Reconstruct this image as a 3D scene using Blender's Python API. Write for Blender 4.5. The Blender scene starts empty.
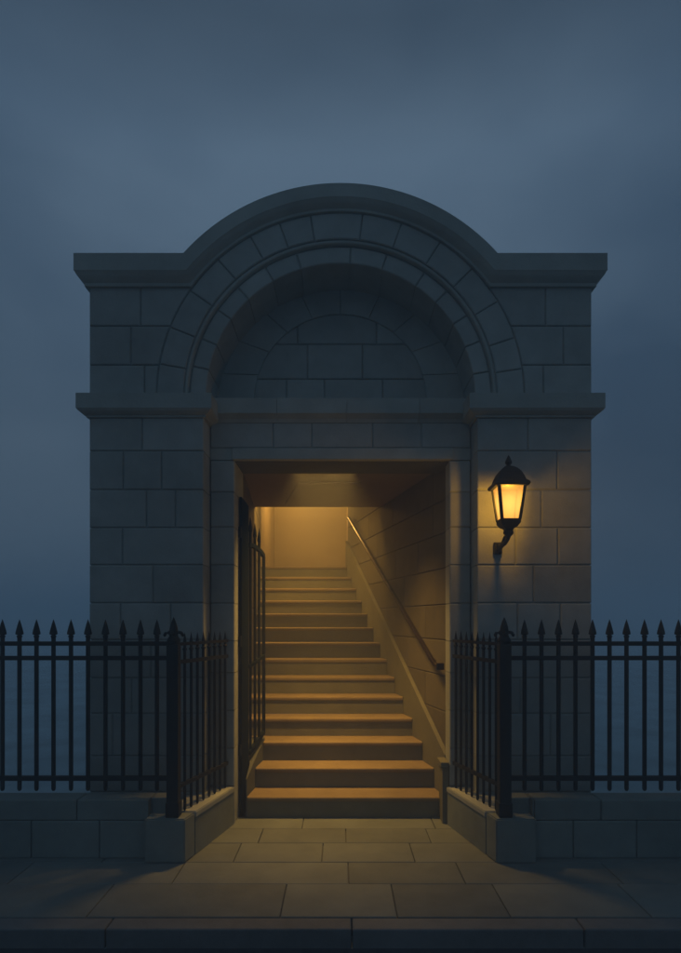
import bpy, bmesh, math, random
from mathutils import Vector, Matrix
random.seed(11)
S = bpy.context.scene
COL = S.collection
R = math.radians

# ---------------------------------------------------------------- camera
# X right, Y away from the camera, Z up; the eye is 1.62 m above the pavement
EYE = 1.62
cam = bpy.data.cameras.new("camera")
cam.sensor_fit = 'HORIZONTAL'
cam.sensor_width = 36.0
cam.lens = 36.0 * 611.0 / 681.0
cam.shift_y = 143.5 / 681.0
cam.clip_start = 0.05
cam.clip_end = 3000
camo = bpy.data.objects.new("camera", cam)
camo.location = (0, 0, EYE)
camo.rotation_euler = (R(90), 0, 0)
COL.objects.link(camo)
S.camera = camo

# ---------------------------------------------------------------- render
S.render.engine = 'CYCLES'
S.cycles.use_denoising = True
S.cycles.use_adaptive_sampling = True
S.cycles.adaptive_threshold = 0.01
S.cycles.max_bounces = 10
S.cycles.diffuse_bounces = 6
S.cycles.volume_bounces = 3
S.cycles.sample_clamp_indirect = 2.0
S.view_settings.view_transform = 'Standard'
S.view_settings.look = 'None'
S.view_settings.gamma = 1
S.view_settings.use_curve_mapping = False
S.view_settings.exposure = 0.0

# ---------------------------------------------------------------- dusk sky
SUN_EL, SUN_ROT = R(4), R(200)
W = bpy.data.worlds.new("World")
S.world = W
W.use_nodes = True
nt = W.node_tree
for n in list(nt.nodes):
    nt.nodes.remove(n)
def N(t, **kw):
    n = nt.nodes.new(t)
    for k, v in kw.items():
        setattr(n, k, v)
    return n
out = N('ShaderNodeOutputWorld')
bgs = N('ShaderNodeBackground'); bgc = N('ShaderNodeBackground'); add = N('ShaderNodeAddShader')
sky = N('ShaderNodeTexSky', sky_type='NISHITA', sun_disc=False, sun_elevation=SUN_EL, sun_rotation=SUN_ROT)
nt.links.new(sky.outputs[0], bgs.inputs[0]); bgs.inputs[1].default_value = 0.0012
tc = N('ShaderNodeTexCoord')
mp = N('ShaderNodeMapping'); mp.inputs['Scale'].default_value = (1.1, 1.1, 1.9)
mp.inputs['Location'].default_value = (0.62, 0.1, 0.2)
nz = N('ShaderNodeTexNoise'); nz.inputs['Scale'].default_value = 1.25; nz.inputs['Detail'].default_value = 4.0
nz.inputs['Roughness'].default_value = 0.5; nz.inputs['Distortion'].default_value = 0.15
cr = N('ShaderNodeValToRGB')
cr.color_ramp.elements[0].position = 0.36; cr.color_ramp.elements[0].color = (0.034, 0.064, 0.108, 1)
cr.color_ramp.elements[1].position = 0.66; cr.color_ramp.elements[1].color = (0.078, 0.124, 0.182, 1)
nt.links.new(tc.outputs['Generated'], mp.inputs['Vector'])
nt.links.new(mp.outputs[0], nz.inputs['Vector'])
nt.links.new(nz.outputs[0], cr.inputs[0])
# the clouds are a little thinner and paler some way above the horizon
sep = N('ShaderNodeSeparateXYZ'); nt.links.new(tc.outputs['Generated'], sep.inputs[0])
hr = N('ShaderNodeValToRGB')
e = hr.color_ramp.elements
e[0].position = 0.0; e[0].color = (0.74, 0.74, 0.74, 1)
e[1].position = 1.0; e[1].color = (1.15, 1.15, 1.15, 1)
for p, v in ((0.08, 0.78), (0.22, 0.80), (0.36, 0.92), (0.46, 1.0), (0.60, 1.12), (0.70, 0.74), (0.8, 0.95)):
    q = e.new(p); q.color = (v, v, v, 1)
nt.links.new(sep.outputs['Z'], hr.inputs[0])
mul = N('ShaderNodeMixRGB', blend_type='MULTIPLY'); mul.inputs[0].default_value = 1.0
nt.links.new(cr.outputs[0], mul.inputs[1]); nt.links.new(hr.outputs[0], mul.inputs[2])
nt.links.new(mul.outputs[0], bgc.inputs[0]); bgc.inputs[1].default_value = 1.08
nt.links.new(bgs.outputs[0], add.inputs[0]); nt.links.new(bgc.outputs[0], add.inputs[1])
nt.links.new(add.outputs[0], out.inputs[0])

sun = bpy.data.lights.new("sun", 'SUN')
sun.energy = 0.02; sun.angle = R(30); sun.color = (1.0, 0.93, 0.85)
suno = bpy.data.objects.new("sun", sun); COL.objects.link(suno)
suno.rotation_euler = (R(55), 0, R(-25))

# ---------------------------------------------------------------- materials
def mat(name, base, rough=0.85, var=0.32, bump=0.45, scale=6.0, island=0.15, stain=0.42, metallic=0.0, tint=(1, 1, 1), spec=0.25):
    m = bpy.data.materials.new(name); m.use_nodes = True
    t = m.node_tree; b = t.nodes['Principled BSDF']
    def n(k): return t.nodes.new(k)
    c = n('ShaderNodeTexCoord')
    n1 = n('ShaderNodeTexNoise'); n1.inputs['Scale'].default_value = scale; n1.inputs['Detail'].default_value = 8; n1.inputs['Roughness'].default_value = 0.65
    n2 = n('ShaderNodeTexNoise'); n2.inputs['Scale'].default_value = 0.9; n2.inputs['Detail'].default_value = 5
    n3 = n('ShaderNodeTexNoise'); n3.inputs['Scale'].default_value = scale * 14; n3.inputs['Detail'].default_value = 4
    for k in (n1, n2, n3): t.links.new(c.outputs['Object'], k.inputs['Vector'])
    g = n('ShaderNodeNewGeometry')
    def math_(op, a, bb):
        k = n('ShaderNodeMath'); k.operation = op
        for i, v in enumerate((a, bb)):
            if isinstance(v, (int, float)): k.inputs[i].default_value = v
            else: t.links.new(v, k.inputs[i])
        return k.outputs[0]
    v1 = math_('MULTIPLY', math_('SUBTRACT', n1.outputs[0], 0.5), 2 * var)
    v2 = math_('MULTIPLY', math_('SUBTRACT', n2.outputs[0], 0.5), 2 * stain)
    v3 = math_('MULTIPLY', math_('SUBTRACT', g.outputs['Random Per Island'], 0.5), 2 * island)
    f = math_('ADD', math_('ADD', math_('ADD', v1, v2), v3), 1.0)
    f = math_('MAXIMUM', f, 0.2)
    col = n('ShaderNodeVectorMath'); col.operation = 'SCALE'
    col.inputs[0].default_value = base
    t.links.new(f, col.inputs['Scale'])
    t.links.new(col.outputs[0], b.inputs['Base Color'])
    b.inputs['Roughness'].default_value = rough
    b.inputs['Metallic'].default_value = metallic
    b.inputs['Specular IOR Level'].default_value = spec
    h = math_('ADD', n1.outputs[0], math_('MULTIPLY', n3.outputs[0], 0.5))
    bp = n('ShaderNodeBump'); bp.inputs['Strength'].default_value = bump; bp.inputs['Distance'].default_value = 0.01
    t.links.new(h, bp.inputs['Height']); t.links.new(bp.outputs[0], b.inputs['Normal'])
    return m
M = {}
M['stone'] = mat('dark_limestone', (0.315, 0.35, 0.325), island=0.11)
M['trim'] = mat('moulded_limestone', (0.33, 0.365, 0.33), island=0.04, scale=4)
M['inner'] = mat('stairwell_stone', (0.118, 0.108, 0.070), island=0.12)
M['plinth'] = mat('plinth_stone', (0.19, 0.225, 0.205), island=0.08, bump=0.4)
M['soffit'] = mat('shade_darkened_stone', (0.10, 0.11, 0.095), island=0.04, scale=4)  # shade under the lintel and beside the gate, put into the stone colour
M['riser'] = mat('shaded_riser_stone', (0.155, 0.155, 0.105), island=0.05, scale=5, stain=0.25)  # same stone as the treads, colour darkened to keep the riser fronts shaded
M['step'] = mat('lit_step_stone', (0.22, 0.17, 0.09), island=0.05, scale=5, stain=0.25)  # lamplight put into the colour: paler and warmer than the risers
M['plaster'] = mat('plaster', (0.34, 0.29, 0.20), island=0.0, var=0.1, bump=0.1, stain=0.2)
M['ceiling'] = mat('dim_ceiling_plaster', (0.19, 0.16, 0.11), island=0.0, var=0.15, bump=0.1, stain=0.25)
M['joint'] = mat('dark_joint', (0.12, 0.125, 0.115), island=0, bump=0.4, scale=20)
M['slab'] = mat('paving_stone', (0.15, 0.175, 0.162), rough=0.7, island=0.14, scale=5, bump=0.3)
M['kerb'] = mat('kerb_granite', (0.15, 0.16, 0.155), rough=0.75, island=0.1, scale=12)
M['asphalt'] = mat('asphalt', (0.05, 0.052, 0.055), island=0, scale=30, bump=0.6)
M['ground'] = mat('dark_ground', (0.37, 0.47, 0.50), island=0, scale=2, bump=0.5)
M['iron'] = mat('painted_iron', (0.014, 0.018, 0.018), rough=0.6, var=0.3, island=0.1, scale=20, bump=0.3, spec=0.22)
M['iron_matt'] = mat('matt_blackened_iron', (0.009, 0.014, 0.016), rough=1.0, var=0.3, island=0.0, scale=20, bump=0.2, spec=0.0)
M['bronze'] = mat('dark_worn_rail', (0.035, 0.024, 0.016), rough=0.22, metallic=0.5, island=0, scale=20, bump=0.05)
M['roof'] = mat('roof_lead', (0.12, 0.13, 0.14), island=0.05)

def emis(name, c0, c1, s, z0, z1, transp=0.5):
    m = bpy.data.materials.new(name); m.use_nodes = True
    t = m.node_tree
    for k in list(t.nodes): t.nodes.remove(k)
    o = t.nodes.new('ShaderNodeOutputMaterial'); em = t.nodes.new('ShaderNodeEmission'); em.inputs[1].default_value = s
    tr = t.nodes.new('ShaderNodeBsdfTransparent'); tr.inputs[0].default_value = (1.0, 0.95, 0.84, 1)
    mx = t.nodes.new('ShaderNodeMixShader'); mx.inputs[0].default_value = 1 - transp
    c = t.nodes.new('ShaderNodeTexCoord'); d = t.nodes.new('ShaderNodeVectorMath'); d.operation = 'DISTANCE'
    d.inputs[1].default_value = (0, 0, z0)
    r = t.nodes.new('ShaderNodeMapRange'); r.inputs[1].default_value = 0.07; r.inputs[2].default_value = z1
    mc = t.nodes.new('ShaderNodeMixRGB'); mc.inputs[1].default_value = (*c0, 1); mc.inputs[2].default_value = (*c1, 1)
    t.links.new(c.outputs['Object'], d.inputs[0]); t.links.new(d.outputs['Value'], r.inputs[0])
    t.links.new(r.outputs[0], mc.inputs[0]); t.links.new(mc.outputs[0], em.inputs[0])
    t.links.new(tr.outputs[0], mx.inputs[1]); t.links.new(em.outputs[0], mx.inputs[2]); t.links.new(mx.outputs[0], o.inputs[0])
    return m

# ---------------------------------------------------------------- helpers
def obj(name, bm, m, parent=None, smooth=False):
    bmesh.ops.recalc_face_normals(bm, faces=bm.faces)
    me = bpy.data.meshes.new(name); bm.to_mesh(me); bm.free()
    me.materials.append(m if not isinstance(m, str) else M[m])
    if smooth:
        me.polygons.foreach_set('use_smooth', [True] * len(me.polygons))
        me.set_sharp_from_angle(angle=R(40))
    o = bpy.data.objects.new(name, me); COL.objects.link(o)
    if parent is not None:
        o.parent = parent
        o.matrix_parent_inverse = Matrix.Translation(-Vector(parent.location))
    return o
def tag(o, label=None, cat=None, group=None, kind=None):
    for k, v in (('label', label), ('category', cat), ('group', group), ('kind', kind)):
        if v: o[k] = v
    return o
def thing(name, label, cat, loc=(0, 0, 0), group=None):
    o = bpy.data.objects.new(name, None); COL.objects.link(o); o.location = loc; o.empty_display_size = 0.2
    return tag(o, label, cat, group)
def prism(bm, lo, hi):
    a = [bm.verts.new(p) for p in lo]; b = [bm.verts.new(p) for p in hi]; n = len(a)
    bm.faces.new(a); bm.faces.new(b[::-1])
    for i in range(n):
        j = (i + 1) % n
        bm.faces.new((a[j], a[i], b[i], b[j]))
def box(bm, x0, x1, y0, y1, z0, z1):
    prism(bm, [(x0, y0, z0), (x1, y0, z0), (x1, y1, z0), (x0, y1, z0)], [(x0, y0, z1), (x1, y0, z1), (x1, y1, z1), (x0, y1, z1)])
def bbox(bm, x0, x1, y0, y1, z0, z1, b=0.006):
    t = bmesh.new(); box(t, x0, x1, y0, y1, z0, z1)
    bmesh.ops.bevel(t, geom=t.edges[:], offset=b, segments=2, affect='EDGES', profile=0.5)
    join(bm, t)
def join(bm, t):
    vm = {v: bm.verts.new(v.co) for v in t.verts}
    for f in t.faces:
        try: bm.faces.new([vm[v] for v in f.verts])
        except ValueError: pass
    t.free()
def plan(bm, pts, z0, z1):
    """a footprint pushed up; z1 may be a function of (x, y)"""
    f = z1 if callable(z1) else (lambda x, y: z1)
    prism(bm, [(x, y, z0) for x, y in pts], [(x, y, f(x, y)) for x, y in pts])
def inset(pts, d):
    n = len(pts); A = sum(pts[i][0] * pts[(i + 1) % n][1] - pts[(i + 1) % n][0] * pts[i][1] for i in range(n))
    if A < 0: pts = pts[::-1]
    res = []
    for i in range(n):
        p0, p1, p2 = Vector(pts[i - 1]), Vector(pts[i]), Vector(pts[(i + 1) % n])
        e1 = (p1 - p0).normalized(); e2 = (p2 - p1).normalized()
        n1 = Vector((-e1.y, e1.x)); n2 = Vector((-e2.y, e2.x))
        m = n1 + n2
        k = m.length_squared / 2
        m = m / max(k, 0.35)
        res.append((p1.x + m.x * d, p1.y + m.y * d))
    return res
IDM = Matrix.Identity(4)
def stone(bm, pts, depth, T=IDM, gap=0.004, bev=0.007):
    """one dressed stone: outline pts in (u, v), face at w=0, body behind it; T maps (u, w, v) to the scene"""
    a = inset(list(pts), gap); b = inset(a, bev)
    j = random.uniform(-0.0012, 0.0012)
    f = [bm.verts.new(T @ Vector((u, j, v))) for u, v in b]
    m = [bm.verts.new(T @ Vector((u, j + bev, v))) for u, v in a]
    k = [bm.verts.new(T @ Vector((u, depth, v))) for u, v in a]
    n = len(f)
    bm.faces.new(f); bm.faces.new(k[::-1])
    for i in range(n):
        q = (i + 1) % n
        bm.faces.new((f[q], f[i], m[i], m[q])); bm.faces.new((m[q], m[i], k[i], k[q]))
def rect(u0, u1, v0, v1): return [(u0, v0), (u1, v0), (u1, v1), (u0, v1)]
def courses(bm, u0, u1, levels, joints, depth, T=IDM, **kw):
    """rows of stones between levels, split at the joints given for each row"""
    for i in range(len(levels) - 1):
        us = [u0] + sorted(j for j in joints[i % len(joints)] if u0 + .03 < j < u1 - .03) + [u1]
        for a, b in zip(us, us[1:]):
            stone(bm, rect(a, b, levels[i], levels[i + 1]), depth, T, **kw)
def bond(u0, u1, rows, step=0.55):
    return [[u0 + step * (k + (0.5 if i % 2 else 0.0) + random.uniform(-.12, .12)) for k in range(1, int((u1 - u0) / step) + 1)] for i in range(rows)]
def vplane(p, q):
    """frame of a vertical plane through ground points p -> q; w points away from the viewer's side (left of p->q)"""
    u = Vector((q[0] - p[0], q[1] - p[1], 0)).normalized(); w = Vector((-u.y, u.x, 0))
    return Matrix(((u.x, w.x, 0, p[0]), (u.y, w.y, 0, p[1]), (0, 0, 1, 0), (0, 0, 0, 1)))
def at_y(y): return Matrix.Translation((0, y, 0))
def sweep(bm, stations, close=False):
    rows = [[bm.verts.new(p) for p in st] for st in stations]
    n = len(rows[0])
    for a, b in zip(rows, rows[1:]):
        for i in range(n):
            j = (i + 1) % n
            vs = []
            for v in (a[i], a[j], b[j], b[i]):
                vs.append(v)
            try: bm.faces.new(vs)
            except ValueError: pass
    if not close:
        bm.faces.new(rows[0][::-1]); bm.faces.new(rows[-1])
def tube(bm, pts, r, seg=10):
    pts = [Vector(p) for p in pts]; rr = r if isinstance(r, (list, tuple)) else [r] * len(pts)
    st = []
    for i, p in enumerate(pts):
        d = (pts[min(i + 1, len(pts) - 1)] - pts[max(i - 1, 0)]).normalized()
        ref = Vector((1, 0, 0)) if abs(d.x) < 0.8 else Vector((0, 0, 1))
        a = d.cross(ref).normalized(); b = d.cross(a)
        st.append([p + (a * math.cos(2 * math.pi * k / seg) + b * math.sin(2 * math.pi * k / seg)) * rr[i] for k in range(seg)])
    sweep(bm, st)
def lathe(bm, prof, c, seg=12, rot=0.0):
    sweep(bm, [[(c[0] + r * math.cos(2 * math.pi * k / seg + rot), c[1] + r * math.sin(2 * math.pi * k / seg + rot), c[2] + z) for k in range(seg)] for r, z in prof])
def bar(bm, p, q, w, h):
    """square bar from p to q, w wide in plan, h high"""
    p, q = Vector(p), Vector(q); d = (q - p).normalized(); s = Vector((-d.y, d.x, 0)).normalized() * (w / 2); u = Vector((0, 0, h / 2))
    prism(bm, [p - s - u, p + s - u, p + s + u, p - s + u], [q - s - u, q + s - u, q + s + u, q - s + u])

# ================================================================ SETTING
bm = bmesh.new(); box(bm, -400, 400, -60, 700, -0.4, -0.104)
tag(obj('ground', bm, 'ground'), kind='structure')
bm = bmesh.new(); box(bm, -60, 60, -9, 3.2, -0.16, -0.100)
tag(obj('road', bm, 'asphalt'), kind='structure')

# kerb stones
bm = bmesh.new()
KJ = [-9.0, -7.4, -5.9, -4.4, -2.9, -1.235, 0.06, 1.28, 2.9, 4.4, 5.9, 7.4, 9.0]
for a, b in zip(KJ, KJ[1:]):
    bbox(bm, a + .003, b - .003, 3.204, 3.328, -0.25, 0.0 + random.uniform(-.0015, .0015), 0.009)
tag(obj('kerb', bm, 'kerb'), kind='structure')

# paving slabs, laid in rows that follow the facade
bm = bmesh.new(); box(bm, -9, 9, 3.334, 5.3, -0.2, -0.018)
base = obj('pavement_bed', bm, 'joint'); tag(base, kind='structure')
bm = bmesh.new()
rows = [3.332, 3.753, 4.09, 4.44, 4.747, 5.03]
J = [[-8.2, -7.3, -6.2, -5.1, -4.1, -3.1, -2.25, -1.39, -0.33, 0.31, 0.93, 1.70, 2.6, 3.5, 4.6, 5.7, 6.8, 7.9],
     [-7.7, -6.6, -5.5, -4.4, -3.3, -2.05, -1.04, 0.05, 0.77, 1.74, 2.9, 4.0, 5.1, 6.2, 7.3],
     [-8.0, -6.9, -5.8, -4.7, -3.7, -2.6, -1.6, -0.72, -0.126, 0.50, 1.3, 2.4, 3.4, 4.4, 5.4, 6.4, 7.4],
     [-0.60, 0.04, 0.66], [-0.3, 0.74]]
tpave = Matrix(((1, 0, 0, 0), (0, 0, 1, 0), (0, -1, 0, 0), (0, 0, 0, 1)))   # (u, w, v) -> (u, v, -w)
for i in range(5):
    lim = 9.0 if i < 3 else 1.06
    us = [-lim] + J[i] + [lim]
    for a, b in zip(us, us[1:]):
        stone(bm, rect(a, b, rows[i], rows[i + 1]), 0.06, tpave, gap=0.0026, bev=0.0035)
tag(obj('pavement', bm, 'slab'), kind='structure')

# ================================================================ BUILDING
D1, D2, DT = 4.63, 4.85, 5.05           # pier face, doorway bay face, tympanum ring face
PX, QX = 1.906, 1.035                   # outer and inner edges of the piers
OL, OR_ = -0.841, 0.865                 # door opening
LV = [0.0, .317, .59, .91, 1.18, 1.47, 1.749, 2.037, 2.319, 2.607, 2.901, 3.155]   # course levels of the piers
k1 = D1 / 611.0
def X1(px): return (px - 340) * k1
bld = thing('entrance_building', 'small dark stone entrance building with an arched parapet over its open doorway', 'building', (0, D1, 0))

def pier(sgn, joints):
    bm = bmesh.new()
    a, b = sorted((sgn * QX, sgn * PX))
    i = 0.012
    box(bm, a + i, b - i, D1 + i, 5.3, 0, 3.2)
    courses(bm, a, b, LV, joints, 0.23, at_y(D1), gap=0.0035)
    # outer flank
    p, q = ((-PX, 10.8), (-PX, D1 + .235)) if sgn < 0 else ((PX, D1 + .235), (PX, 10.8))
    T = vplane(p, q); L = 10.8 - D1 - .235
    lv = LV + [3.552, 3.848, 4.14]
    courses(bm, 0, L, lv, bond(0, L, len(lv) - 1), 0.2, T)
    c0, c1 = sorted((sgn * (PX - .012), sgn * (PX - .25)))
    box(bm, c0, c1, 5.31, 10.79, 0, 4.12)
    return obj('pier', bm, 'stone', bld)
pier(-1, [[X1(118), X1(160)], [X1(140)], [X1(112), X1(172)], [X1(131)], [X1(150)], [X1(120), X1(170)],
          [X1(152.5)], [X1(122)], [X1(145.8), X1(175)], [X1(122.8), X1(161)], [X1(141.6)]])
pier(1, [[X1(510), X1(560)], [X1(540)], [X1(550)], [X1(520), X1(560)], [X1(540)], [X1(517), X1(560)],
         [X1(533)], [X1(515), X1(557.6)], [X1(541)], [X1(556.8)], [X1(527.5)]])

# doorway bay: jambs, lintel course, lintel
def bayT(): return at_y(D2)
for sgn in (-1, 1):
    bm = bmesh.new()
    a, b = (-QX, OL) if sgn < 0 else (OR_, QX)
    lv = [0, .30, .60, .90, 1.20, 1.451, 1.751, 2.057, 2.356, 2.635, 2.888]
    courses(bm, a, b, lv, [[]], 0.44 if sgn < 0 else 0.20, bayT(), gap=0.003)
    box(bm, a + .012, b - .012, D2 + .012, 5.28 if sgn < 0 else 5.04, 0, 2.88)
    obj('door_jamb', bm, 'stone', bld)
bm = bmesh.new()
courses(bm, -QX, QX, [2.985, 3.19], [[-.536, -.23, .254, .643]], 0.3, bayT(), gap=0.003)
box(bm, -QX, QX, D2 + .012, 5.3, 2.97, 3.35)
obj('lintel_course', bm, 'stone', bld)
bm = bmesh.new()
bbox(bm, OL - .02, OR_ + .03, D2 - .012, D2 + .05, 2.892, 2.983, 0.006)
box(bm, -QX + .002, OL - .021, D2 + .004, 5.2, 2.892, 2.983); box(bm, OR_ + .031, QX - .002, D2 + .004, 5.2, 2.892, 2.983)
obj('lintel', bm, 'trim', bld)
bm = bmesh.new(); box(bm, OL - .02, OR_ + .03, D2 + .051, 5.30, 2.889, 2.983)
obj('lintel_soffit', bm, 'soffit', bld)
# ledge below the tympanum
bm = bmesh.new()
prof = [(-.30, 0), (.06, 0), (.06, .117), (.045, .128), (.018, .15), (.004, .176), (-.05, .176)]
js = [-QX + .001, -.50, .05, .62, QX - .001]
for a, b in zip(js, js[1:]):
    sweep(bm, [[(x, D2 - p, 3.36 - t) for p, t in prof] for x in (a + .0015, b - .0015)])
obj('door_cornice', bm, 'trim', bld)

# upper wall with its arch
ZC = 3.317
K = 1.0
bm = bmesh.new()
Z0, ZT = 3.318, 4.16
RA = 1.394
def arc_x(z): return math.sqrt(max(RA * RA - (z - ZC) ** 2, 0))
lv = [Z0, 3.552, 3.848, ZT]
for sgn, jj in ((-1, [X1(143.7), X1(130.3), X1(140)]), (1, [X1(543), X1(563), X1(545)])):
    for i in range(3):
        z0, z1 = lv[i], lv[i + 1]
        arc = [(arc_x(z0 + (z1 - z0) * k / 6), z0 + (z1 - z0) * k / 6) for k in range(7)]
        j = abs(jj[i])
        inner = arc + [(j, z1), (j, z0)]
        for poly in (inner, rect(j, PX, z0, z1)):
            stone(bm, [(sgn * u, v) for u, v in poly], 0.23, at_y(D1), gap=0.0035)
# solid body of the screen wall
ths = sorted(set([180 * k / 72 for k in range(73)] + [math.degrees(math.atan2(.84, 1.89)), 180 - math.degrees(math.atan2(.84, 1.89))]))
st = []
for th in ths:
    c, s = math.cos(R(th)), math.sin(R(th))
    ro = min(1.89 / max(abs(c), 1e-6), 0.84 / max(s, 1e-6)); ro = max(ro, 1.42)
    st.append([(1.165 * c, D1 + .016, ZC + 1.165 * s), (ro * c, D1 + .014, ZC + ro * s), (ro * c, 5.24, ZC + ro * s), (1.165 * c, 5.24, ZC + 1.165 * s)])
sweep(bm, st)
obj('upper_wall', bm, 'stone', bld)
def ring(bm, r0, r1, angs, y, depth, c0=(0, ZC), c1=None, **kw):
    c1 = c1 or c0
    for a, b in zip(angs, angs[1:]):
        n = 5
        t = [R(a + (b - a) * k / n) for k in range(n + 1)]
        o = [(c1[0] + r1 * math.cos(x), c1[1] + r1 * math.sin(x)) for x in t]
        i = [(c0[0] + r0 * math.cos(x), c0[1] + r0 * math.sin(x)) for x in t]
        stone(bm, o + i[::-1], depth, at_y(y), **kw)
A1 = [0, 8.5, 18.5, 31, 44, 57, 70.5, 83, 99.5, 109.5, 119.5, 132, 145, 158, 170, 180]
A2 = [0, 10, 22, 33, 45, 56, 72, 86, 107, 120, 133, 144.5, 157, 168, 180]
bm = bmesh.new(); ring(bm, 1.188, 1.390, A1, D1 - .004, 0.2, gap=0.003)
obj('voussoir_ring', bm, 'stone', bld)
bm = bmesh.new()
st = []
for k in range(97):
    th = R(180 * k / 96); c, s = math.cos(th), math.sin(th)
    st.append([(r * c, y, ZC + r * s) for r, y in ((1.187, D1 + .08), (1.187, D1 + .022), (1.181, D1 + .008), (1.172, D1 + .004), (1.163, D1 + .008), (1.157, D1 + .022), (1.157, D1 + .08))])
sweep(bm, st)
obj('arch_bead', bm, 'trim', bld, smooth=True)
bm = bmesh.new(); ring(bm, 1.023, 1.154, A2, D1 + .034, 0.40, gap=0.004, bev=0.007)
st = []
for k in range(73):
    th = R(180 * k / 72); c, s = math.cos(th), math.sin(th)
    st.append([(q * c, y, ZC + q * s) for q, y in ((1.036, D1 + .05), (1.16, D1 + .05), (1.16, 5.2), (1.036, 5.2))])
sweep(bm, st)
obj('archivolt', bm, 'stone', bld)
# recessed ring and tympanum
ZI, RI = 3.438, 0.711
bm = bmesh.new(); ring(bm, RI, 1.06, [0, 17, 34, 52, 71, 90, 109, 128, 146, 163, 180], DT, 0.12, c0=(0, ZI), c1=(0, ZC + .03), gap=0.0018, bev=.005)
obj('recessed_arch', bm, 'stone', bld)
bm = bmesh.new()
lvt = [3.362, 3.62, 3.91, 4.16]
kt = 5.075 / 611
courses(bm, -.75, .75, lvt, [[(286 - 340) * kt, (324 - 340) * kt, .35], [(307 - 340) * kt, (362 - 340) * kt], [(297 - 340) * kt, .3]], 0.08, at_y(DT + .022), gap=0.003)
plan_pts = [(1.08 * math.cos(R(180 * k / 40)), ZC + 1.08 * math.sin(R(180 * k / 40))) for k in range(41)]
prism(bm, [(x, DT + .04, z) for x, z in plan_pts], [(x, 5.235, z) for x, z in plan_pts])
obj('tympanum', bm, 'stone', bld)

# arched parapet cornice: level - arc - level, with returns on the flanks
ZL, ZCA, RH = 4.352, 3.30, 1.573
pf = [(-.66, 0), (.082, 0), (.082, .127), (.076, .133), (.070, .148), (.050, .170), (.030, .186), (.024, .192), (.024, .216), (-.02, .222), (-.66, .222)]
stations = []
def level(x_fn): return [(x_fn(p, t), D1 - p, ZL - t) for p, t in pf]
stations.append([(-(PX + p), 5.29, ZL - t) for p, t in pf])
stations.append([(-(PX + p), D1 - p, ZL - t) for p, t in pf])
arcs = []
NA = 64
for k in range(NA + 1):
    row = []
    for p, t in pf:
        r = RH - .78 * t; z = ZL - t - ZCA
        th0 = math.pi - math.asin(z / r); th1 = math.asin(z / r)
        th = th0 + (th1 - th0) * k / NA
        row.append((r * math.cos(th), D1 - p, ZCA + r * math.sin(th)))
    arcs.append(row)
stations += arcs
stations.append([((PX + p), D1 - p, ZL - t) for p, t in pf])
stations.append([((PX + p), 5.29, ZL - t) for p, t in pf])
bm = bmesh.new(); sweep(bm, stations)
cor = obj('parapet_cornice', bm, 'trim', bld, smooth=True)
# impost cornices on the piers
pf2 = [(-.02, 0), (.071, 0), (.071, .112), (.066, .117), (.060, .126), (.036, .142), (.016, .150), (.016, .163), (-.02, .166)]
for sgn in (-1, 1):
    bm = bmesh.new()
    sweep(bm, [[(sgn * (PX + p), 5.6, 3.316 - t) for p, t in pf2], [(sgn * (PX + p), D1 - p, 3.316 - t) for p, t in pf2],
               [(sgn * (QX - p), D1 - p, 3.316 - t) for p, t in pf2], [(sgn * (QX - p), D2 + .02, 3.316 - t) for p, t in pf2]])
    obj('impost_cornice', bm, 'trim', bld)
# roof and rear wall
bm = bmesh.new(); box(bm, -PX + .02, PX - .02, 5.245, 10.78, 4.0, 4.16)
obj('roof', bm, 'roof', bld)
bm = bmesh.new()
T = vplane((PX, 10.8), (-PX, 10.8)); lvb = LV + [3.552, 3.848, 4.14]
courses(bm, 0, 2 * PX, lvb, bond(0, 2 * PX, len(lvb) - 1), 0.2, T)
box(bm, -PX + .26, PX - .26, 10.6, 10.78, 0, 4.0)
obj('rear_wall', bm, 'stone', bld)

# ---------------------------------------------------------------- stairwell
TR, RI_ = 0.28, 0.17
def XR(d): return 0.905 - 0.2135 * (d - 5.0)
def XL(d): return -0.846 - 0.085 * (d - 5.3)
NST = 14
DL = 5.0 + TR * (NST - 1)      # top riser
ZLAND = RI_ * NST
# right wall, coursed
p, q = (XR(5.04), 5.04), (XR(8.75), 8.75)
T = vplane(q, p)
Lr = math.hypot(q[0] - p[0], q[1] - p[1])
def ud(d): return Lr * (8.75 - d) / (8.75 - 5.04)
lvr = [0, .25, .55, .85, 1.15, 1.451, 1.751, 2.057, 2.356, 2.635, 2.93, 3.25, 3.7]
jr = [[ud(6.0)], [ud(5.5), ud(6.6)], [ud(6.1)], [ud(5.6), ud(6.7)], [ud(6.1), ud(7.3)], [ud(5.6), ud(6.8)], [ud(6.2), ud(7.4)], [ud(5.8), ud(6.5), ud(7.9)], [ud(5.41), ud(7.2)], [ud(5.41), ud(6.6), ud(7.6)], [ud(6.9)], [ud(6.2), ud(7.7)]]
bm = bmesh.new()
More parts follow.
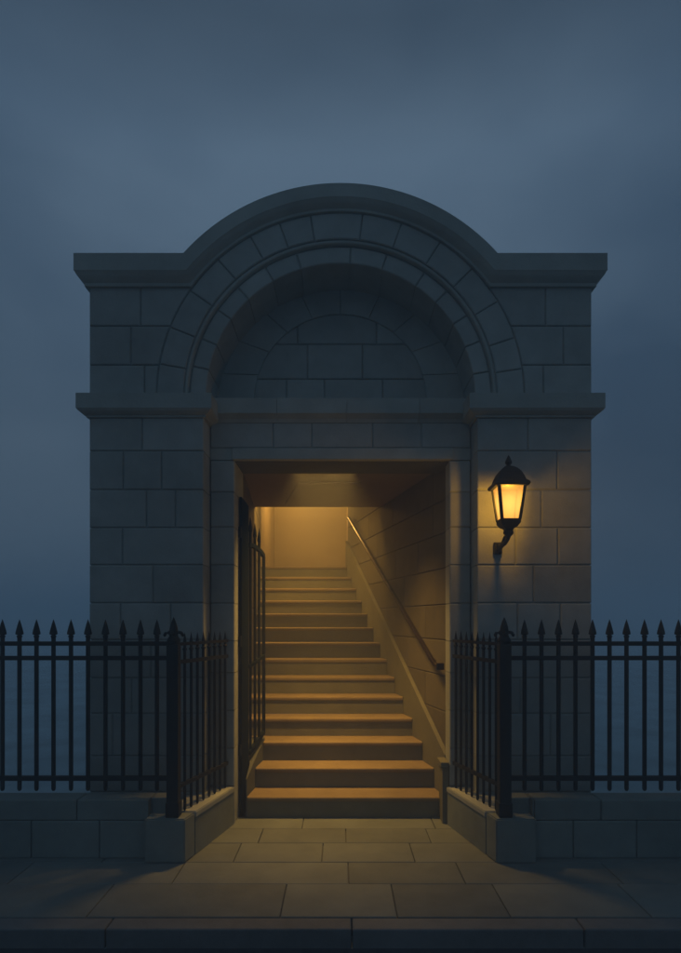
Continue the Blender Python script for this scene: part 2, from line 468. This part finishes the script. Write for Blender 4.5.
# T's w axis must run into the wall (to the right)
courses(bm, 0, Lr, lvr[:11], jr, 0.1, T, gap=0.003, bev=0.005)
courses(bm, 0, ud(7.105), lvr[10:], jr[10:], 0.1, T, gap=0.003, bev=0.005)
pts = [(XR(5.04) + .012, 5.04), (XR(8.75) + .012, 8.75), (XR(8.75) + .2, 8.75), (XR(5.04) + .2, 5.04)]
plan(bm, pts, 0, 2.93)
plan(bm, [(XR(7.105) + .012, 7.105), pts[1], pts[2], (XR(7.105) + .2, 7.105)], 2.931, 3.72)
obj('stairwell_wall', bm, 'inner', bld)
p, q = (XL(5.3), 5.3), (XL(8.64), 8.64)
T = vplane(p, q); Ll = math.hypot(q[0] - p[0], q[1] - p[1])
bm = bmesh.new()
courses(bm, 0, Ll, lvr, bond(0, Ll, len(lvr) - 1, 0.9), 0.1, T, gap=0.003, bev=0.005)
plan(bm, [(XL(5.3) - .012, 5.3), (XL(8.64) - .012, 8.64), (XL(8.64) - .2, 8.64), (XL(5.3) - .2, 5.3)], 0, 3.72)
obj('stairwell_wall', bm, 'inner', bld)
# ceilings
bm = bmesh.new()
box(bm, -1.6, 1.2, 5.44, 7.1, 2.932, 3.02)
box(bm, -1.6, 1.2, 5.305, 5.46, 3.032, 3.16)
pass
box(bm, -1.6, 1.2, 7.02, 7.1, 3.02, 3.80)
plan(bm, [(-.40, 5.80), (.165 + .03, 5.80), (-.02, 6.86), (-.62, 6.86)], 2.915, 2.94)
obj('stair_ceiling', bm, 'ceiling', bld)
bm = bmesh.new(); box(bm, -1.7, 1.2, 7.1, 10.6, 3.72, 3.82)
obj('landing_ceiling', bm, 'plaster', bld)
bm = bmesh.new()
box(bm, -1.5, 1.0, 10.4, 10.5, 2.2, 3.74)                      # end wall
box(bm, XL(8.64) - .2, XL(8.64) + .004, 8.645, 10.4, 2.2, 3.74)
box(bm, XR(8.75) + .0, XR(8.75) + .2, 8.755, 10.4, 2.2, 3.74)
obj('landing_wall', bm, 'plaster', bld)
bm = bmesh.new(); box(bm, XL(8.64) - .1, XR(8.75) + .1, DL + .31, 10.5, 2.2, ZLAND)
obj('landing_floor', bm, 'step', bld)
bm = bmesh.new(); box(bm, XL(8.64) + .006, XR(8.75) - .002, 10.385, 10.398, ZLAND, ZLAND + .30)
obj('skirting', bm, 'plaster', bld)

# ---------------------------------------------------------------- staircase
def KX(d): return -0.768 + (0.068 / 0.63) * (d - 5.01)          # face of the low kerb on the left
stair = thing('staircase', 'straight flight of fourteen pale stone steps climbing inside the lit doorway', 'staircase', (0, 5.0, 0))
ST = 0.034
for i in range(NST):
    d0 = 5.0 + TR * i; d1 = d0 + TR + .02
    if i == NST - 1: d1 = d0 + .31
    xl = (lambda d: KX(d) + .001) if i < 2 else ((lambda d: XL(d) + .003))
    xr = lambda d: XR(d) - ST - .002
    z0, z1 = RI_ * i + .002, RI_ * (i + 1)
    t = bmesh.new()
    if i == 2:
        foot = [(KX(5.645), 5.645)] 
    plan(t, [(xl(d0 + .016), d0 + .016), (xr(d0 + .016), d0 + .016), (xr(d1), d1), (xl(d1), d1)] if i != 2 else
         [(KX(d0 + .016) + .001, d0 + .016), (xr(d0 + .016), d0 + .016), (xr(d1), d1), (XL(d1) + .003, d1), (XL(5.646) + .003, 5.646), (KX(5.646) + .001, 5.646)], z0, z1 - .038)
    u = bmesh.new()
    pts = [(xl(d0), d0), (xr(d0), d0), (xr(d1), d1), (xl(d1), d1)] if i != 2 else \
        [(KX(d0) + .001, d0), (xr(d0), d0), (xr(d1), d1), (XL(d1) + .003, d1), (XL(5.646) + .003, 5.646), (KX(5.646) + .001, 5.646)]
    plan(u, pts, z1 - .0375, z1)
    eds = [e for e in u.edges if all(abs(v.co.y - d0) < 1e-4 for v in e.verts)]
    bmesh.ops.bevel(u, geom=eds, offset=.013, segments=3, affect='EDGES', profile=0.5)
    b = bmesh.new(); join(b, t)
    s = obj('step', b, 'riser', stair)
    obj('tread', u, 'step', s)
# raking stringer on the right, with a little end block
bm = bmesh.new()
def ztop(d): return RI_ + (d - 5.0) * RI_ / TR + .285
ds = [5.045, DL + .10]
lo = []; hi = []
for d in ds:
    lo.append([(XR(d) - ST, d, max(ztop(d) - 0.62, .001)), (XR(d) - .002, d, max(ztop(d) - 0.62, .001)), (XR(d) - .002, d, ztop(d)), (XR(d) - ST, d, ztop(d))])
prism(bm, lo[0], lo[1])
t = [[(XR(d) - ST - .004, d, ztop(d) + .001), (XR(d) - .002, d, ztop(d) + .001), (XR(d) - .002, d, ztop(d) + .026), (XR(d) - ST - .004, d, ztop(d) + .026)] for d in ds]
prism(bm, t[0], t[1])
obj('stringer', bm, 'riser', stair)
bm = bmesh.new()
box(bm, .812, .862, 4.862, 5.043, 0.0, .445)
bbox(bm, .796, .8625, 4.848, 5.044, .446, .49, .006)
obj('stringer_end', bm, 'riser', stair)
bm = bmesh.new()
def zk(x, d): return .425 + .36 * (d - 5.315)
plan(bm, [(KX(5.01), 5.01), (KX(5.64), 5.64), (-.868, 5.64), (-.848, 5.24), (-.776, 5.24), (-.776, 5.01)], 0.001, zk)
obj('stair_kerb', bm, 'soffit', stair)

# handrail on the right-hand stairwell wall
hr_ = thing('handrail', 'slim dark metal handrail sloping up the right wall of the stairs', 'handrail', (.78, 5.18, 1.23))
bm = bmesh.new()
def HP(d, z, off=.062): return (XR(d) - off, d, z)
def zh(d): return 1.245 + (d - 5.20) * (3.02 - 1.245) / (8.40 - 5.20)
tube(bm, [HP(5.10, 1.236), HP(5.17, 1.236), HP(5.20, zh(5.205)), HP(5.26, zh(5.26)), HP(6.5, zh(6.5)), HP(8.4, zh(8.4)), HP(8.47, zh(8.42))], .021, 12)
obj('rail', bm, 'bronze', hr_, smooth=True)
for d in (5.35, 6.3, 7.25, 8.2):
    bm = bmesh.new()
    tube(bm, [HP(d, zh(d) - .018), HP(d, zh(d) - .05, .055), HP(d, zh(d) - .06, .03), HP(d, zh(d) - .06, .004)], .008, 8)
    lathe(bm, [(.0, 0), (.024, 0), (.024, .006), (0, .006)], (XR(d) - .01, d, zh(d) - .06), 10)
    obj('rail_bracket', bm, 'bronze', hr_, smooth=True)
bm = bmesh.new(); bbox(bm, XR(5.1) - .085, XR(5.1) - .022, 5.075, 5.105, 1.205, 1.262, .005)
obj('end_cap', bm, 'bronze', hr_)

# ---------------------------------------------------------------- gate leaf standing open on the left
gate = thing('iron_gate', 'tall dark iron gate leaf standing open at the left side of the doorway', 'gate', (-.832, 5.05, 0))
GA, GB = Vector((-.826, 5.045)), Vector((-.697, 5.61))
GD = (GB - GA)
def GP(s, z, o=0.0):
    n = Vector((GD.y, -GD.x)).normalized() * o
    v = GA + GD * s + n
    return (v.x, v.y, z)
def sx(px):
    q = (px - 340) / 611.0
    return (q * GA.y - GA.x) / (GD.x - q * GD.y)
def zpx(s, py): return EYE + (620 - py) * (GA.y + GD.y * s) / 611.0
bm = bmesh.new()
s1 = sx(247)
o = .011
prism(bm, [GP(0, .002, -o), GP(s1, .002, -o), GP(s1, zpx(s1, 506), -o), GP(0, zpx(0, 497), -o)], [GP(0, .002, o), GP(s1, .002, o), GP(s1, zpx(s1, 506), o), GP(0, zpx(0, 497), o)])
obj('hinge_panel', bm, 'iron_matt', gate)
for z in (.5, 1.4, 2.3):
    bm = bmesh.new(); lathe(bm, [(0, 0), (.014, 0), (.014, .09), (0, .09)], GP(-.012, z), 10)
    obj('hinge', bm, 'iron', gate)
for px, top in ((249.9, 517), (254.4, 523), (258.6, 528)):
    s = sx(px)
    bm = bmesh.new(); b = GP(s, zpx(s, 753 - (px - 250.2) * 1.667)); zt = zpx(s, top)
    lathe(bm, [(.0125, 0), (.0125, zt - b[2] - .13), (.018, zt - b[2] - .115), (.015, zt - b[2] - .09), (.001, zt - b[2])], b, 8, R(22.5))
    obj('gate_bar', bm, 'iron_matt', gate)
bm = bmesh.new()
s2 = sx(263.2)
b = GP(s2, zpx(s2, 732)); lathe(bm, [(.0185, 0), (.0185, zpx(s2, 557) - b[2]), (.006, zpx(s2, 554) - b[2])], b, 4, R(38))
obj('end_stile', bm, 'iron_matt', gate)
for y0, y1, w, h in ((545, 556, .03, .034), (666.5, 655.5, .026, .028), (753.3, 731.5, .03, .035)):
    bm = bmesh.new(); a, c = sx(248), s2
    n = 8; pts = []
    for k in range(n + 1):
        s = a + (c - a) * k / n; f = k / n
        yy = y0 + (y1 - y0) * (f * f if y1 == 556 else f)
        pts.append(GP(s, zpx(s, yy)))
    for u, v in zip(pts, pts[1:]): bar(bm, u, v, w, h)
    obj('gate_rail', bm, 'iron_matt', gate)

# ================================================================ LOW WALLS
def street_wall(sgn, label, ju, jl):
    w = thing('street_wall', label, 'wall', (sgn * 3, 4.2, 0), None)
    bm = bmesh.new()
    box(bm, *sorted((sgn * 6.5, sgn * 1.32)), 4.18, 4.335, 0.0, .37)
    box(bm, *sorted((sgn * 1.318, sgn * 1.176)), 4.222, 4.335, 0.0, .37)
    us = sorted([sgn * 6.49, sgn * 1.308] + jl)
    for a, b in zip(us, us[1:]):
        bbox(bm, a + .003, b - .003, 4.155, 4.30, .001, .252, .006)
    obj('base_course', bm, 'plinth', w)
    bm = bmesh.new()
    us = sorted([sgn * 6.5, sgn * 1.306] + ju)
    for a, b in zip(us, us[1:]):
        bbox(bm, a + .003, b - .003, 4.163, 4.345, .256, .394, .007)
    bbox(bm, *sorted((sgn * 1.304, sgn * 1.172)), 4.219, 4.345, .256, .394, .006)
    obj('coping', bm, 'plinth', w)
    return w
kw = 4.16 / 611
def XW(px): return (px - 340) * kw
street_wall(-1, 'low stone wall under the railings left of the doorway', [XW(76), -2.6, -3.4, -4.3, -5.3], [XW(31), XW(99), -2.9, -3.7, -4.6, -5.5])
street_wall(1, 'low stone wall under the railings right of the doorway', [XW(534), XW(601), 2.5, 3.3, 4.2, 5.2], [XW(572.6), XW(636), 2.8, 3.6, 4.5, 5.4])
def side_x(d): return 1.039 - .249 * (d - 4.07)
for sgn, side in ((-1, 'left'), (1, 'right')):
    w = thing('forecourt_wall', 'low splayed stone wall along the %s edge of the doorstep path' % side, 'wall', (sgn * .95, 4.5, 0))
    bm = bmesh.new()
    ps = [(side_x(4.220), 4.220), (side_x(4.842), 4.842), (1.031, 4.842), (1.031, 4.622), (1.166, 4.622), (1.166, 4.220)]
    t = bmesh.new(); plan(t, [(sgn * x, y) for x, y in ps], 0.001, .262); join(bm, t)
    obj('wall_base', bm, 'plinth', w)
    t = bmesh.new(); ps2 = [(x - (.006 if i < 2 else 0), y) for i, (x, y) in enumerate(ps)]
    plan(t, [(sgn * x, y) for x, y in ps2], .263, .30)
    bmesh.ops.bevel(t, geom=[e for e in t.edges if all(v.co.z > .29 for v in e.verts)], offset=.006, segments=2, affect='EDGES')
    obj('coping', t, 'trim', w)
    c = thing('corner_block', 'squared stone block at the %s front corner of the forecourt' % side, 'stone block', (sgn * 1.17, 4.1, 0))
    t = bmesh.new(); plan(t, [(sgn * x, y) for x, y in ((1.306, 4.07), (side_x(4.07), 4.07), (side_x(4.214), 4.214), (1.306, 4.153 + .061))], 0.001, .294)
    # keep the street wall's face clear: the block stops short of it on the outer side
    bmesh.ops.bevel(t, geom=t.edges[:], offset=.008, segments=2, affect='EDGES')
    o = obj('block', t, 'plinth', c)

# ================================================================ RAILINGS
def picket_meshes(zb, zt, r, head=True):
    a = bmesh.new()
    lathe(a, [(.0, 0), (r * .6, 0), (r, .012), (r, zt - zb - .125)], (0, 0, zb), 8, R(22.5))
    b = bmesh.new()
    L = zt - zb
    if head:
        h = [(r * 1.0, L - .128), (r * 1.25, L - .122), (r * 1.25, L - .114), (r * .8, L - .110), (.0265, L - .103), (.024, L - .085), (.012, L - .036), (.001, L)]
    else:
        h = [(r * 1.0, L - .128), (r * 1.5, L - .120), (r * 1.5, L - .112), (r * .9, L - .105), (r * 1.3, L - .075), (.001, L)]
    lathe(b, h, (0, 0, zb), 12)
    return a, b
def railing(label, rails, spots, zb, zt, r, ends, head, group, rw=.028):
    t = thing('railing', label, 'railing', (ends[0][0], ends[0][1], 0), group)
    for z, h in rails:
        bm = bmesh.new(); bar(bm, (*ends[0], z), (*ends[1], z), rw, h)
        obj('rail', bm, 'iron', t)
    a, b = picket_meshes(zb, zt, r, head)
    pa = obj('picket', a, 'iron', t, smooth=True); pb = obj('spearhead', b, 'iron', pa, smooth=True)
    pa.matrix_parent_inverse = Matrix.Identity(4)
    pb.matrix_parent_inverse = Matrix.Identity(4)
    first = True
    for x, y in spots:
        if first: c, d = pa, pb; first = False
        else:
            c = pa.copy(); COL.objects.link(c); c.parent = t
            d = pb.copy(); COL.objects.link(d); d.parent = c
        c.location = (x - t.location.x, y - t.location.y, 0)
    return t
YF = 4.25
PXP = 1.129
front_rails = ((1.4565, .030), (1.356, .030), (.521, .032))
kf = YF / 611
lx = [(px - 340) * kf for px in (156.5, 140, 122.5, 105, 87.5, 70.5, 53, 36, 19, 2)] + [(2 - 17.3 * k - 340) * kf for k in range(1, 26)]
rx = [(px - 340) * kf for px in (524, 541, 558, 575, 592, 609, 626, 644, 660.5, 678)] + [(678 + 17.3 * k - 340) * kf for k in range(1, 26)]
railing('long spear-topped iron railing on the low wall left of the doorway', front_rails, [(x, YF) for x in lx], .434, 1.625, .0145,
        ((-1.16, YF), (-5.6, YF)), True, 'spear railings around the entrance')
railing('long spear-topped iron railing on the low wall right of the doorway', front_rails, [(x, YF) for x in rx], .434, 1.625, .0145,
        ((1.16, YF), (5.6, YF)), True, 'spear railings around the entrance')
for sgn, side in ((-1, 'left'), (1, 'right')):
    A_, B_ = (sgn * 1.105, 4.15), (sgn * .897, 4.838)
    sp = []
    for k in range(8):
        f = (4.235 + k * .0815 - 4.15) / (4.838 - 4.15)
        sp.append((A_[0] + (B_[0] - A_[0]) * f, A_[1] + (B_[1] - A_[1]) * f))
    railing('short angled iron railing above the splayed wall %s of the steps' % side, ((1.456, .022), (1.335, .026), (.49, .028)), sp, .301, 1.535, .0105,
            (A_, B_), False, 'spear railings around the entrance', .022)
def post(x, y, zb, label, cat='post'):
    t = thing('corner_post', label, cat, (x, y, zb), 'iron posts at the railing corners')
    bm = bmesh.new()
    bbox(bm, x - .04, x + .04, y - .04, y + .04, zb, zb + 1.16, .006)
    bbox(bm, x - .046, x + .046, y - .046, y + .046, zb, zb + .10, .008)
    obj('shaft', bm, 'iron', t)
    bm = bmesh.new()
    lathe(bm, [(.0, 1.16), (.036, 1.16), (.046, 1.185), (.040, 1.20), (.030, 1.215), (.030, 1.222)], (x, y, zb), 16)
    for a in range(4):
        c, s = math.cos(a * R(90)), math.sin(a * R(90))
        tube(bm, [(x + c * .018, y + s * .018, zb + 1.228), (x + c * .036, y + s * .036, zb + 1.243), (x + c * .052, y + s * .052, zb + 1.238), (x + c * .062, y + s * .062, zb + 1.222), (x + c * .062, y + s * .062, zb + 1.212)], [.013, .012, .011, .011, .005], 8)
    obj('collar', bm, 'iron', t, smooth=True)
    bm = bmesh.new()
    lathe(bm, [(.0, 1.215), (.028, 1.218), (.030, 1.245), (.026, 1.275), (.016, 1.31), (.001, 1.345)], (x, y, zb), 16)
    obj('finial', bm, 'iron', t, smooth=True)
post(-1.129, 4.135, .295, 'stout iron post with a cross finial on the left corner block')
post(1.108, 4.135, .295, 'stout iron post with a cross finial on the right corner block')
post(-5.64, 4.25, .395, 'stout iron post at the far left end of the long railing')
post(5.64, 4.25, .395, 'stout iron post at the far right end of the long railing')

# ================================================================ WALL LANTERN
LX, LY = 1.188, 4.32
kl = LY / 611
def LZ(py): return EYE + (620 - py) * kl
lamp = thing('wall_lantern', 'lit amber four-sided lantern on a curved bracket on the right pier', 'lantern', (LX, LY, LZ(532)))
ZG0, ZG1 = LZ(520), LZ(486)
W0, W1 = .062, .091       # half widths of the glass body, bottom and top
def sq(w, z, cx=LX, cy=LY): return [(cx - w, cy - w, z), (cx + w, cy - w, z), (cx + w, cy + w, z), (cx - w, cy + w, z)]
bm = bmesh.new()
for sx_, sy_ in ((-1, -1), (1, -1), (1, 1), (-1, 1)):
    p = [Vector((LX + sx_ * W0, LY + sy_ * W0, ZG0 - .004)), Vector((LX + sx_ * W1, LY + sy_ * W1, ZG1 + .004))]
    e_ = .010
    prism(bm, [p[0] + Vector(v) for v in ((-e_, -e_, 0), (e_, -e_, 0), (e_, e_, 0), (-e_, e_, 0))], [p[1] + Vector(v) for v in ((-e_, -e_, 0), (e_, -e_, 0), (e_, e_, 0), (-e_, e_, 0))])
for w, z, h in ((W0, ZG0 - .004, .012), (W1, ZG1, .012)):
    c = [(LX - w, LY - w, z), (LX + w, LY - w, z), (LX + w, LY + w, z), (LX - w, LY + w, z)]
    for i in range(4):
        bar(bm, c[i], c[(i + 1) % 4], .018, h)
obj('frame', bm, 'iron', lamp)
pane_m = emis('lit_amber_glass', (1.15, 0.60, 0.13), (0.76, 0.31, 0.05), 1.75, (ZG0 + ZG1) / 2 - .01, .14, 0.62)
for sx_, sy_ in ((0, -1), (1, 0), (0, 1), (-1, 0)):
    bm = bmesh.new()
    tx, ty = -sy_, sx_
    def pt(w, z, e2, o2): return (LX + sx_ * (w - o2) + tx * e2 * (w - .006), LY + sy_ * (w - o2) + ty * e2 * (w - .006), z)
    prism(bm, [pt(W0, ZG0, -1, 0), pt(W0, ZG0, 1, 0), pt(W1, ZG1, 1, 0), pt(W1, ZG1, -1, 0)], [pt(W0, ZG0, -1, .003), pt(W0, ZG0, 1, .003), pt(W1, ZG1, 1, .003), pt(W1, ZG1, -1, .003)])
    # local origin at the lantern axis so that the glow follows the bulb
    for v in bm.verts: v.co -= Vector((LX, LY, 0))
    o_ = obj('pane', bm, pane_m, lamp)
    o_.location = (LX, LY, 0)
bm = bmesh.new()
prof = [(W1 + .022, LZ(488)), (W1 + .030, LZ(486)), (W1 + .024, LZ(484)), (W1 + .006, LZ(482)), (W1 - .004, LZ(478)), (W1 - .018, LZ(473.5)), (W1 - .040, LZ(469.5)), (W1 - .062, LZ(467)), (.018, LZ(466.3))]
sweep(bm, [sq(w * 1.0, z) for w, z in prof])
obj('lantern_roof', bm, 'iron', lamp)
bm = bmesh.new()
lathe(bm, [(.0, 0), (.022, 0), (.018, .006), (.014, .016), (.014, .022), (.022, .030), (.025, .040), (.019, .056), (.010, .076), (.001, .092)], (LX, LY, LZ(468)), 14)
b2 = obj('finial', bm, 'iron', lamp, smooth=True)
bm = bmesh.new()
sweep(bm, [sq(w, z) for w, z in ((W0 + .007, ZG0 - .006), (W0 + .007, LZ(523.5)), (W0 - .004, LZ(525.5)), (.052, LZ(527)), (.030, LZ(529)), (.022, LZ(532)))])
obj('lantern_base', bm, 'iron', lamp)
bm = bmesh.new()
cz = LZ(532)
pts = []
P = [(0, .01), (.006, -.012), (.0, -.03), (.03, -.05), (.09, -.066), (.16, -.072), (.215, -.084), (.245, -.094), (.262, -.097)]
tube(bm, [(LX, LY + a, cz + b) for a, b in P], [.034, .036, .016, .015, .016, .016, .016, .016, .016], 10)
P2 = [(.02, -.035), (.05, -.02), (.10, -.022), (.15, -.05), (.2, -.075), (.25, -.07), (.285, -.05)]
tube(bm, [(LX, LY + a, cz + b) for a, b in P2], .011, 8)
obj('bracket', bm, 'iron', lamp, smooth=True)
bm = bmesh.new()
bbox(bm, LX - .032, LX + .032, D1 - .03, D1 - .003, cz - .125, cz - .035, .008)
tube(bm, [(LX, D1 - .055, cz - .097), (LX, D1 - .02, cz - .097)], .022, 10)
obj('wall_plate', bm, 'iron', lamp)
bulb_m = emis('bulb_glow', (1.0, 0.62, 0.16), (1.0, 0.56, 0.13), 2.0, 0, 1, 0.8)
bm = bmesh.new(); lathe(bm, [(.001, -.05), (.014, -.045), (.016, -.02), (.03, .01), (.032, .03), (.022, .052), (.001, .06)], (LX, LY, (ZG0 + ZG1) / 2), 12)
obj('bulb', bm, bulb_m, lamp, smooth=True)
L = bpy.data.lights.new('lantern_light', 'POINT'); L.energy = 18; L.color = (1.0, 0.52, 0.06); L.shadow_soft_size = 0.035
lo_ = bpy.data.objects.new('lantern_light', L); COL.objects.link(lo_); lo_.location = (LX, LY, (ZG0 + ZG1) / 2 + .035)
lo_.parent = lamp; lo_.matrix_parent_inverse = Matrix.Translation(-Vector(lamp.location))

# lamp on the ceiling of the upper landing, out of sight behind the lower ceiling
cl = thing('ceiling_lamp', 'round amber pendant lamp over the landing at the top of the stairs', 'ceiling lamp', (-.55, 9.25, 3.58))
bm = bmesh.new(); lathe(bm, [(0, -.004), (.30, -.004), (.30, -.03), (.28, -.035), (0, -.035)], (-.55, 9.25, 3.58), 24)
tube(bm, [(-.55, 9.25, 3.57), (-.55, 9.25, 3.718)], .012, 8)
obj('mount', bm, 'iron', cl)
bm = bmesh.new(); lathe(bm, [(.28, -.036), (.29, -.06), (.25, -.09), (.14, -.12), (.001, -.13)], (-.55, 9.25, 3.58), 24)
obj('shade', bm, emis('landing_shade', (1.0, .56, .17), (1.0, .56, .17), 4.0, 0, 1, .5), cl, smooth=True)
L = bpy.data.lights.new('landing_light', 'POINT'); L.energy = 82; L.color = (1.0, 0.53, 0.11); L.shadow_soft_size = 0.16
lo_ = bpy.data.objects.new('landing_light', L); COL.objects.link(lo_); lo_.location = (-.55, 9.25, 3.53)
lo_.parent = cl; lo_.matrix_parent_inverse = Matrix.Translation(-Vector(cl.location))

# strip lamps tucked up out of sight: behind the lintel, and one added behind the drop in the ceiling
def strip_lamp(label, x0, x1, y, z, watts, spread, wy=.04):
    sl = thing('strip_lamp', label, 'strip lamp', ((x0 + x1) / 2, y, z), 'strip lamps over the stairs')
    bm = bmesh.new(); bbox(bm, x0, x1, y - wy, y + wy, z - .05, z - .002, .005); obj('housing', bm, 'iron', sl)
    bm = bmesh.new(); bbox(bm, x0 + .03, x1 - .03, y - wy + .01, y + wy - .01, z - .068, z - .051, .004)
    obj('diffuser', bm, emis('strip_glow', (1.0, .56, .17), (1.0, .56, .17), 3.0, 0, 1, .3), sl)
    L = bpy.data.lights.new('strip_light', 'AREA'); L.energy = watts; L.color = (1.0, 0.53, 0.12); L.shape = 'RECTANGLE'
    L.size = (x1 - x0) - .1; L.size_y = 2 * wy; L.spread = R(spread)
    lo_ = bpy.data.objects.new('strip_light', L); COL.objects.link(lo_); lo_.location = ((x0 + x1) / 2, y, z - .075)
    lo_.parent = sl; lo_.matrix_parent_inverse = Matrix.Translation(-Vector(sl.location))
strip_lamp('slim amber strip lamp tucked up behind the lintel over the lowest steps', -.46, .16, 5.37, 3.030, 25, 92)
strip_lamp('slim amber strip lamp added unseen behind the drop in the ceiling to light the upper steps', -.98, -.45, 7.36, 3.718, 26, 118, .22)  # unseen lamp put in to brighten the upper treads

# ================================================================ EVENING MIST
bm = bmesh.new(); box(bm, -410, 410, -70, 710, -1.4, 5.3)
hz = bpy.data.materials.new('evening_mist'); hz.use_nodes = True
t = hz.node_tree
for k in list(t.nodes): t.nodes.remove(k)
o = t.nodes.new('ShaderNodeOutputMaterial'); pv = t.nodes.new('ShaderNodeVolumePrincipled')
pv.inputs['Color'].default_value = (0.84, 0.94, 1.0, 1); pv.inputs['Density'].default_value = 0.03
pv.inputs['Anisotropy'].default_value = 0.0
t.links.new(pv.outputs[0], o.inputs['Volume'])
tag(obj('haze', bm, hz), kind='stuff')
